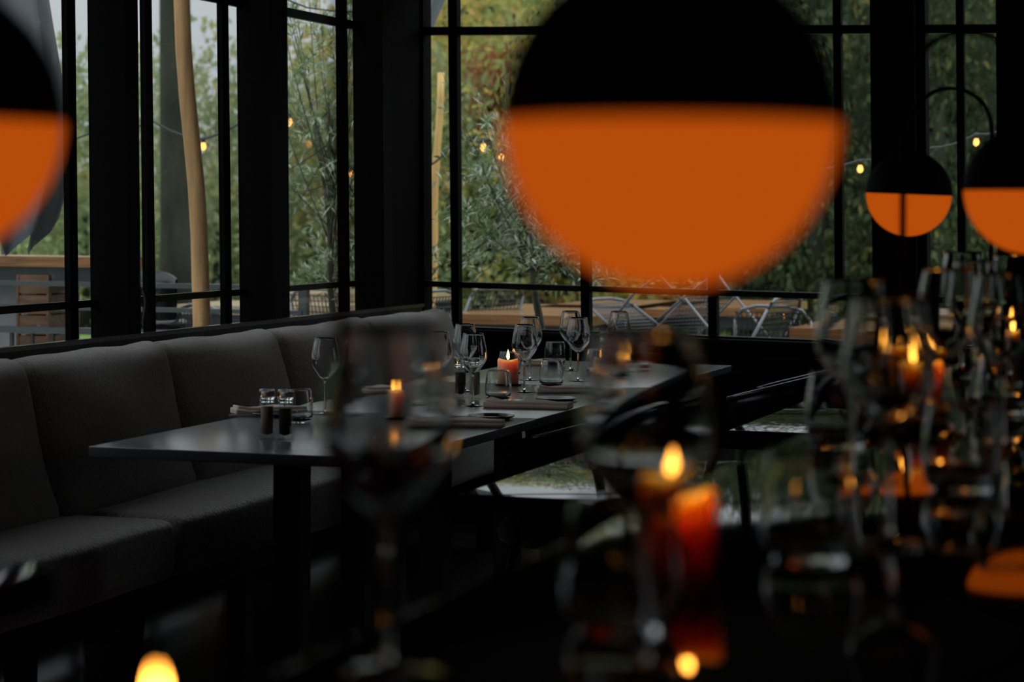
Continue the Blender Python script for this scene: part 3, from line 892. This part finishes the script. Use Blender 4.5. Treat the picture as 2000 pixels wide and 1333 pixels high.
def chair_at(px, py, d, tiltx, rz, label, ztop=0.86):
    # place so that the backrest top lands on the pixel
    top = Vector((0, .31, ztop)); e = Euler((R_(tiltx), 0, R_(rz))); q = e.to_matrix() @ top
    tgt = at(px, py, d); terrace_chair(tgt - q, e, label)
chair_at(975, 566, 13.6, 38, 60, 'metal mesh terrace chair tipped against the brown table outside')
chair_at(850, 580, 12.3, 36, 75, 'metal mesh terrace chair half behind the far window frame edge')
chair_at(1185, 590, 12.9, -42, 70, 'metal terrace chair tipped over behind the row of wine glasses')
chair_at(1508, 610, 12.2, 0, 175, 'upright metal mesh terrace chair past the big lamp, on the lawn side')
chair_at(1538, 588, 12.0, 42, 78, 'tilted metal terrace chair leaning over the dark edged table')
chair_at(620, 576, 12.6, 0, 160, 'dark terrace chair seen through the third window, by the pale table')
chair_at(392, 610, 11.4, 10, 150, 'terrace chair with glinting arms behind the leaning log pole')
# dark moulded chair back behind the railing
st = empty('bar_stool', at(298, 556, 11.6) - Vector((0, 0, 1.0)), 0.5, 'dark moulded bar stool with curved back behind the railing', 'stool')
mb = MB(); vs = []; n = 14
for k, rr in enumerate((0.125, 0.115)):
    for i in range(n + 1):
        a = R_(-75 + 150 * i / n)
        for z_ in (0.0, 0.95, 0.95 + 0.115 * (0.6 + 0.4 * math.cos(a * 1.1))):
            vs.append((rr * math.sin(a), rr * math.cos(a), max(z_, 0.82)))
fs = []
for k in range(2):
    for i in range(n):
        for j in range(2):
            q = tuple(k * (n + 1) * 3 + e for e in (i * 3 + j, (i + 1) * 3 + j, (i + 1) * 3 + j + 1, i * 3 + j + 1)); fs.append(q if k == 0 else q[::-1])
for i in range(n): 
    o_ = (n + 1) * 3; fs.append((i * 3 + 2, (i + 1) * 3 + 2, o_ + (i + 1) * 3 + 2, o_ + i * 3 + 2))
fixnormals(mb.add(vs, fs, True).build('backrest', 'black_shell', st))
fixnormals(MB().lathe([(0, .78), (.17, .78), (.18, .81), (.16, .83), (0, .82)], 24).build('seat', 'black_shell', st))
for sx, sy in ((1, 1), (1, -1), (-1, 1), (-1, -1)):
    MB().tube([(sx * .1, sy * .1, .79), (sx * .17, sy * .17, 0.0)], 0.011, 8).build('leg', 'terrace_steel', st)

# leaning log pole, stake
def log(pa, pb, da, db, ra, rb, name, mtl, label, n=14):
    A, B = at(*pa, da), at(*pb, db); pts, rs = [], []
    for k in range(n + 1):
        f = k / n; q = A.lerp(B, f); q += Vector((0.006 * math.sin(5 * f * 3), 0.006 * math.cos(4 * f * 3), 0)); pts.append(q); rs.append(ra + (rb - ra) * f)
    o_ = MB().tube(pts, rs, 14).build(name, mtl)
    return tag(o_, label, 'pole')
log((339, -260), (422, 1010), 9.5, 9.3, 0.031, 0.037, 'log_pole', 'peeled_log', 'pale peeled log pole leaning outside the second window')
log((860.5, 142), (829, 890), 13.2, 13.2, 0.019, 0.028, 'wooden_stake', 'stake_wood', 'thin bright wooden stake behind the far window, beside the olive leaves')

# folded parasols
def parasol(px, d, z0, z1, r, label, seed, tied=False):
    p = at(px, PPY, d); r_ = random.Random(seed)
    P = empty('folded_parasol', (p.x, p.y, 0), 0, label, 'parasol', 'folded gray parasols')
    mb = MB(); n, m_ = 96, 22; vs, fs = [], []
    ph = r_.uniform(0, 6)
    for j in range(m_ + 1):
        f = j / m_; z = z1 + (z0 - z1) * f
        env = r * (0.12 + 0.88 * min(1, (f * 1.25) ** 0.7)) * (1 - 0.25 * max(0, f - 0.85) / 0.15)
        if tied: env = r * (0.12 + 0.88 * min(1, (f / .5) ** .7)) * (1 - 0.9 * max(0, f - .6) / .4)
        for i in range(n):
            a = 2 * math.pi * i / n
            fold = 1 + 0.17 * math.cos(9 * a + ph + 0.9 * math.sin(3 * f)) * (0.3 + 0.7 * f) + 0.05 * math.cos(17 * a + 4 * f)
            zz = z + (0.05 * math.cos(9 * a + ph) if j == m_ else 0)
            vs.append((env * fold * math.cos(a), env * fold * math.sin(a), zz))
    for j in range(m_):
        for i in range(n):
            fs.append((j * n + i, j * n + (i + 1) % n, (j + 1) * n + (i + 1) % n, (j + 1) * n + i))
    mb.add(vs, fs, True); mb.build('canopy', 'parasol_cloth', P)
    MB().tube([(0, 0, -0.02), (0, 0, z1 + 0.08)], 0.025, 10).build('pole', 'terrace_steel', P)
    MB().box((-.3, -.3, -0.02), (.3, .3, 0.05)).build('foot_plate', 'terrace_steel', P)
    return P
parasol(-36, 9.4, 1.19, 3.3, 0.30, 'gray folded parasol outside the first window', 4)
parasol(772, 12.2, 1.9, 3.9, 0.33, 'gray folded parasol peeking in at the corner of the far window', 9, True)

# ================================================================== OLIVE TREES
def leaf_verts(base, d, up, L, W):
    d = d.normalized(); s_ = d.cross(up)
    if s_.length < 1e-4: s_ = d.orthogonal()
    s_ = s_.normalized(); nrm = s_.cross(d).normalized()
    c = base + d * L * 0.45 + nrm * L * 0.05
    return [base, c - s_ * W / 2, base + d * L, c + s_ * W / 2]
def olive(px, d, zbase, ztop, spread, label, seed, nbr, lean=(0, 0), pot=True, low=0.9):
    r_ = random.Random(seed); p = at(px, PPY, d)
    T = empty('olive_tree', (p.x, p.y, 0), 0, label, 'tree', 'potted olive trees')
    trunk = [(0, 0, zbase), (0.01, 0.01, zbase + (low - zbase) * .6), (lean[0] * .3, lean[1] * .3, low), (lean[0] * .6, lean[1] * .6, (low + ztop) / 2)]
    MB().tube(trunk, [0.024, 0.02, 0.016, 0.007], 10).build('trunk', 'olive_bark', T)
    vs, fs = [], []
    for b_ in range(nbr):
        f0 = r_.random(); st_ = Vector(trunk[2]).lerp(Vector(trunk[3]), f0 ** 1.3)
        ang = r_.uniform(0, 6.283); hgt = r_.uniform(-0.03, 1.0)
        sp_ = spread * (0.35 + 0.75 * r_.random()) * (1.15 - 0.55 * hgt)
        end = Vector((lean[0] + sp_ * math.cos(ang), lean[1] + sp_ * math.sin(ang), low + (ztop - low) * hgt))
        mid = st_.lerp(end, 0.5) + Vector((r_.uniform(-.05, .05), r_.uniform(-.05, .05), -0.06 + r_.uniform(-.05, .05)))
        pts = []
        for k in range(10):
            t_ = k / 9; pts.append(st_ * (1 - t_) ** 2 + mid * 2 * t_ * (1 - t_) + end * t_ * t_)
        MB().tube(pts, [0.0042 * (1 - .75 * k / 9) for k in range(10)], 5).build('branch', 'olive_bark', T)
        twigs = [pts]
        for q in range(4):
            i0 = r_.randint(3, 8); s2 = pts[i0]; dr = Vector((r_.gauss(0, 1), r_.gauss(0, 1), r_.uniform(-.3, 1.2))).normalized()
            L2 = r_.uniform(.10, .24); twigs.append([s2 + dr * L2 * k / 6 + Vector((0, 0, -.02 * (k / 6) ** 2)) for k in range(7)])
        for tw in twigs:
            for k in range(2 if tw is not pts else 4, len(tw)):
                dr = (tw[k] - tw[k - 1]).normalized()
                for sgn in (-1, 1):
                    side_ = dr.orthogonal(); side_.rotate(Matrix.Rotation(k * 1.57 + r_.uniform(-.3, .3), 3, dr))
                    ld = (dr * r_.uniform(.5, 1.1) + side_ * sgn * r_.uniform(.5, .9) + Vector((0, 0, r_.uniform(-.1, .3))))
                    base = tw[k].lerp(tw[k - 1], r_.random())
                    b0 = len(vs); vs += leaf_verts(base, ld, Vector((r_.gauss(0, .4), r_.gauss(0, .4), 1)), r_.uniform(.045, .078), r_.uniform(.011, .017)); fs.append((b0, b0 + 1, b0 + 2, b0 + 3))
            tip = tw[-1]; b0 = len(vs); vs += leaf_verts(tip, tw[-1] - tw[-2], Vector((0, 1, .2)), .05, .011); fs.append((b0, b0 + 1, b0 + 2, b0 + 3))
    tag(MB().add(vs, fs, False).build('foliage', 'leaf_olive', T), kind='stuff')
    P = fixnormals(MB().lathe([(0, 0), (.16, 0), (.2, .38), (.215, .40), (.19, .40), (.185, .36), (0, .36)], 28).build('plant_pot', 'pot_gray', None, (p.x, p.y, 0)))
    tag(P, 'gray pot holding the ' + ('olive tree of the third window' if px < 800 else 'olive tree of the far window'), 'pot', 'olive tree pots')
olive(652, 11.6, 0.34, 2.75, 0.62, 'slender olive tree seen through the third window', 5, 44, (-0.05, 0.0), low=0.95)
olive(1058, 11.0, 0.34, 2.15, 0.62, 'bushy olive tree in front of the far window, trunk behind the wine glasses', 8, 52, (-0.16, 0.1), low=0.98)

# ================================================================== TREES AND SHRUBS BEYOND
def crown_mesh(name, seed, n, rx, rz, size, blobs, mtl):
    r_ = random.Random(seed); ctr = []
    for _ in range(blobs):
        a = r_.uniform(0, 6.283); h = r_.uniform(-1, 1); q = math.sqrt(max(0, 1 - h * h)) * r_.uniform(.3, .85)
        ctr.append((Vector((rx * q * math.cos(a), rx * q * math.sin(a), rz * h * .8)), r_.uniform(.28, .5) * min(rx, rz)))
    vs, fs = [], []
    for i in range(n):
        c, rad = ctr[i % blobs]
        dv = Vector((r_.gauss(0, 1), r_.gauss(0, 1), r_.gauss(0, 1))).normalized()
        pnt = c + dv * rad * (r_.random() ** .4)
        ld = (dv + Vector((r_.gauss(0, .7), r_.gauss(0, .7), r_.gauss(0, .7)))).normalized()
        s_ = size * r_.uniform(.6, 1.3); b0 = len(vs)
        vs += leaf_verts(pnt, ld, Vector((r_.gauss(0, .6), r_.gauss(0, .6), 1)), s_, s_ * .6); fs.append((b0, b0 + 1, b0 + 2, b0 + 3))
    me = MB().add(vs, fs).mesh(name); me.materials.append(MATS[mtl]); return me
def trunk_mesh(h, r):
    me = MB().tube([(0, 0, 0), (r * .3, 0, h * .4), (0, r * .3, h)], [r, r * .8, r * .45], 10).mesh('trunk'); me.materials.append(MATS['bark']); return me
crowns = {}
def tree(px, d, hz, rx, rz, mtl, label, name='tree', group='trees beyond the terrace', var=0, size=0.13, n=5200, tr=0.12, sub=-0.06):
    key = (mtl, var, round(rx / rz, 1), size, n)
    if key not in crowns: crowns[key] = (crown_mesh('crown', hash((mtl, var)) % 9973 if False else len(crowns) * 17 + 3, n, 1.0, 1.0, 1.0 * size / max(rx, rz), 26, mtl), )
    p = at(px, PPY, d)
    T = empty(name, (p.x, p.y, sub), rnd.uniform(0, 6.28), label, 'tree' if 'shrub' not in name else 'shrub', group)
    f_ = bpy.data.objects.new('foliage', crowns[key][0]); C.objects.link(f_); f_.parent = T; f_.location = (0, 0, hz); f_.scale = (rx, rx, rz)
    f_['kind'] = 'stuff'
    t_ = bpy.data.objects.new('trunk', trunk_mesh(max(hz, .3), tr)); C.objects.link(t_); t_.parent = T
    return T
tree(935, 35, 5.0, 1.9, 1.7, 'leaf_autumn', 'sparse golden treetop high above the far window', var=6, size=.16, n=1500)
tree(1085, 34, 4.9, 1.9, 1.7, 'leaf_autumn', 'sparse golden treetop high above the big lamp', var=6, size=.16, n=1500)
tree(1480, 33, 5.0, 2.2, 1.8, 'leaf_dark', 'sparse dark treetop high above the window beside the lamp', var=6, size=.18, n=1500)
# shrub bank seen through the window wall, mist put into its pale leaf colour
tree(20, 30, 1.2, 2.6, 1.7, 'leaf_sage_hazed', 'sage green shrub bank behind the parasol', 'tall_shrub')
tree(165, 27, 1.3, 1.6, 1.8, 'leaf_sage_hazed', 'sage green shrub seen in the narrow pane beside the first post', 'tall_shrub')
tree(290, 33, 1.3, 2.2, 2.2, 'leaf_sage_hazed', 'yellow green shrub behind the mossy trunk', 'tall_shrub')
tree(425, 29, 1.35, 1.7, 2.0, 'leaf_sage_hazed', 'yellow green shrub beside the leaning log pole', 'tall_shrub')
tree(520, 32, 1.2, 2.0, 1.8, 'leaf_sage_hazed', 'sage shrub hidden behind the second post', 'tall_shrub')
tree(605, 30, 1.25, 1.6, 1.9, 'leaf_sage_hazed', 'hazy yellow green shrub behind the slender olive tree', 'tall_shrub')
tree(690, 34, 1.4, 2.0, 2.4, 'leaf_sage_hazed', 'hazy shrub beside the room corner', 'tall_shrub')
# autumn trees behind the far window
tree(850, 30, 2.5, 2.2, 2.3, 'leaf_autumn', 'yellow autumn tree filling the top of the far window', var=1, size=.11, n=9000)
tree(960, 27, 2.5, 2.0, 2.1, 'leaf_autumn', 'orange autumn tree beside the big lamp hood', var=2, size=.11, n=9000)
tree(965, 24, 2.5, 0.42, 0.55, 'leaf_red', 'small red leaved tree next to the big lamp hood', size=.07, n=1600)
tree(870, 24, 1.35, 1.0, 1.5, 'leaf_sage_hazed', 'green shrub behind the bright stake', 'tall_shrub')
tree(1000, 25, 1.0, 1.6, 1.6, 'leaf_dark', 'green shrub behind the bushy olive tree', 'tall_shrub')
tree(1120, 24, 1.6, 1.6, 2.0, 'leaf_autumn', 'brown yellow tree behind the big lamp', var=3)
tree(1250, 26, 2.6, 2.0, 3.0, 'leaf_dark', 'dark tree hidden behind the big lamp')
tree(1450, 25, 2.6, 2.0, 3.0, 'leaf_dark', 'dark tree behind the edge of the big lamp')
tree(1600, 24, 2.4, 1.5, 2.6, 'leaf_dark', 'dark green tree in the narrow pane past the big lamp', var=1)
tree(1690, 26, 2.8, 1.6, 2.8, 'leaf_dark', 'dark green tree behind the window post by the smallest lamp', var=1)
tree(1830, 24, 2.4, 1.5, 2.8, 'leaf_dark', 'dark green tree framed by the arch of the smallest lamp', var=2)
tree(1930, 25, 2.6, 1.6, 2.8, 'leaf_dark', 'dark green tree at the last window pane', var=2)
tree(1560, 34, 2.9, 3.2, 3.0, 'leaf_dark', 'tall dark tree rising behind the far window', var=3, size=.3, n=9000)
tree(1500, 30, 2.2, 2.6, 2.9, 'leaf_dark', 'broad dark tree closing the view beside the big lamp', var=4, size=.26, n=9000)
tree(1720, 29, 2.2, 2.6, 3.0, 'leaf_dark', 'broad dark tree closing the view behind the smallest lamp', var=4, size=.26, n=9000)
tree(1900, 30, 2.2, 2.6, 3.0, 'leaf_dark', 'broad dark tree closing the view behind the last panes', var=4, size=.26, n=9000)
tree(1850, 34, 2.9, 3.4, 3.0, 'leaf_dark', 'tall dark tree rising behind the last window', var=3, size=.3, n=9000)
tree(1080, 38, 2.8, 3.6, 2.7, 'leaf_autumn', 'tall golden tree high behind the big lamp', var=2, size=.2)
tree(905, 37, 2.4, 3.0, 2.9, 'leaf_autumn', 'broad golden tree closing the view behind the bright stake', var=4, size=.24, n=7000)
tree(1010, 33, 2.2, 2.4, 2.6, 'leaf_autumn', 'olive green tree closing the view behind the bushy olive tree', var=5, size=.2, n=7000)
for k, (x_, y_) in enumerate([(1.5, 27), (4.5, 25), (7.5, 28), (10.5, 27), (13.5, 31), (16.5, 30)]):  # unseen tree row, added to darken what the window glass mirrors
    q = Vector((x_, y_, 0)) - EYE; dd = q.dot(vd); pp = PPX + F * q.dot(vr) / dd
    tree(pp, dd, 2.4, 2.6, 3.2, 'leaf_dark', 'dark tree added on the lawn out of view to dim reflections, %s along the row' % ('first', 'second', 'third', 'fourth', 'fifth', 'sixth')[k], var=4, size=.26, n=9000)
# big mossy trunk behind the log pole
T = empty('mossy_tree', at(340, PPY, 17) * 1.0, 0, 'thick mossy dark tree trunk behind the leaning log pole', 'tree')
T.location.z = -0.06
MB().tube([(0, 0, 0), (0.02, 0, 1.2), (-0.02, 0.03, 3), (0.02, 0, 6)], [0.14, 0.115, 0.11, 0.10], 16).build('trunk', 'bark', T)
f_ = bpy.data.objects.new('foliage', list(crowns.values())[0][0]); C.objects.link(f_); f_.parent = T; f_.location = (0, 0, 6.4); f_.scale = (1.6, 1.6, 1.3); f_['kind'] = 'stuff'

# ================================================================== STRING LIGHTS
def string(pxs, d, label, bulbs, wire_r=0.006):
    A = [at(x, y, d) for x, y in pxs]
    S = empty('string_light', A[0], 0, label, 'string light', 'festoon lights on the terrace')
    pts = []
    for i in range(len(A) - 1):
        for k in range(8):
            f = k / 8; q = A[i].lerp(A[i + 1], f); q.z -= 0.02 * math.sin(math.pi * f); pts.append(q - A[0])
    pts.append(A[-1] - A[0])
    MB().tube(pts, wire_r, 6).build('wire', 'terrace_steel', S)
    for x, y in bulbs:
        q = at(x, y, d) - A[0]
        b_ = fixnormals(MB().lathe([(0, -.026), (.013, -.02), (.0175, -.006), (.013, .012), (.007, .02), (0, .02)], 14).build('bulb', 'bulb_glow', S, q))
        MB().lathe([(0, .018), (.011, .018), (.011, .05), (0, .05)], 10).build('socket', 'terrace_steel', b_)
string([(10, 300), (172, 262), (298, 237), (397, 272), (505, 215)], 13.0, 'festoon string crossing behind the leaning log pole', [(397, 285)])
string([(505, 215), (565, 226), (684, 327), (762, 330)], 13.0, 'festoon string passing the slender olive tree', [(565, 238), (684, 340)])
string([(762, 330), (836, 326), (900, 262), (944, 275), (980, 295), (1100, 330), (1388, 345)], 13.0, 'festoon string by the big lamp over the bushy olive tree', [(836, 338), (944, 287), (980, 307)])
string([(1388, 345), (1560, 330), (1680, 313), (1810, 290), (1907, 262), (1975, 245)], 13.0, 'festoon string crossing behind the smallest lamp', [(1680, 329), (1907, 277)])
for px, ytop, lb in [(10, 290, 'thin dark festoon pole behind the gray parasol'), (505, 205, 'thin dark festoon pole behind the second window post'),
                     (762, 320, 'thin dark festoon pole outside the room corner'), (1388, 335, 'thin dark festoon pole behind the big lamp'),
                     (1975, 235, 'thin dark festoon pole beyond the last window')]:
    q = at(px, ytop, 13.03)
    P = empty('festoon_pole', (q.x, q.y, 0), 0, lb, 'pole', 'festoon poles')
    MB().tube([(0, 0, -0.02), (0, 0, q.z)], 0.02, 8).build('shaft', 'terrace_steel', P)
    MB().box((-.15, -.15, -0.02), (.15, .15, 0.0)).build('foot_plate', 'terrace_steel', P)
wire = MB().tube([at(x, y, 11.0) for x, y in [(480, -55), (562, 0), (600, 15), (655, 22), (760, 24)]], 0.004, 6).build('overhead_cable', 'terrace_steel')
tag(wire, 'dark cable sagging across the top of the third window', 'cable')
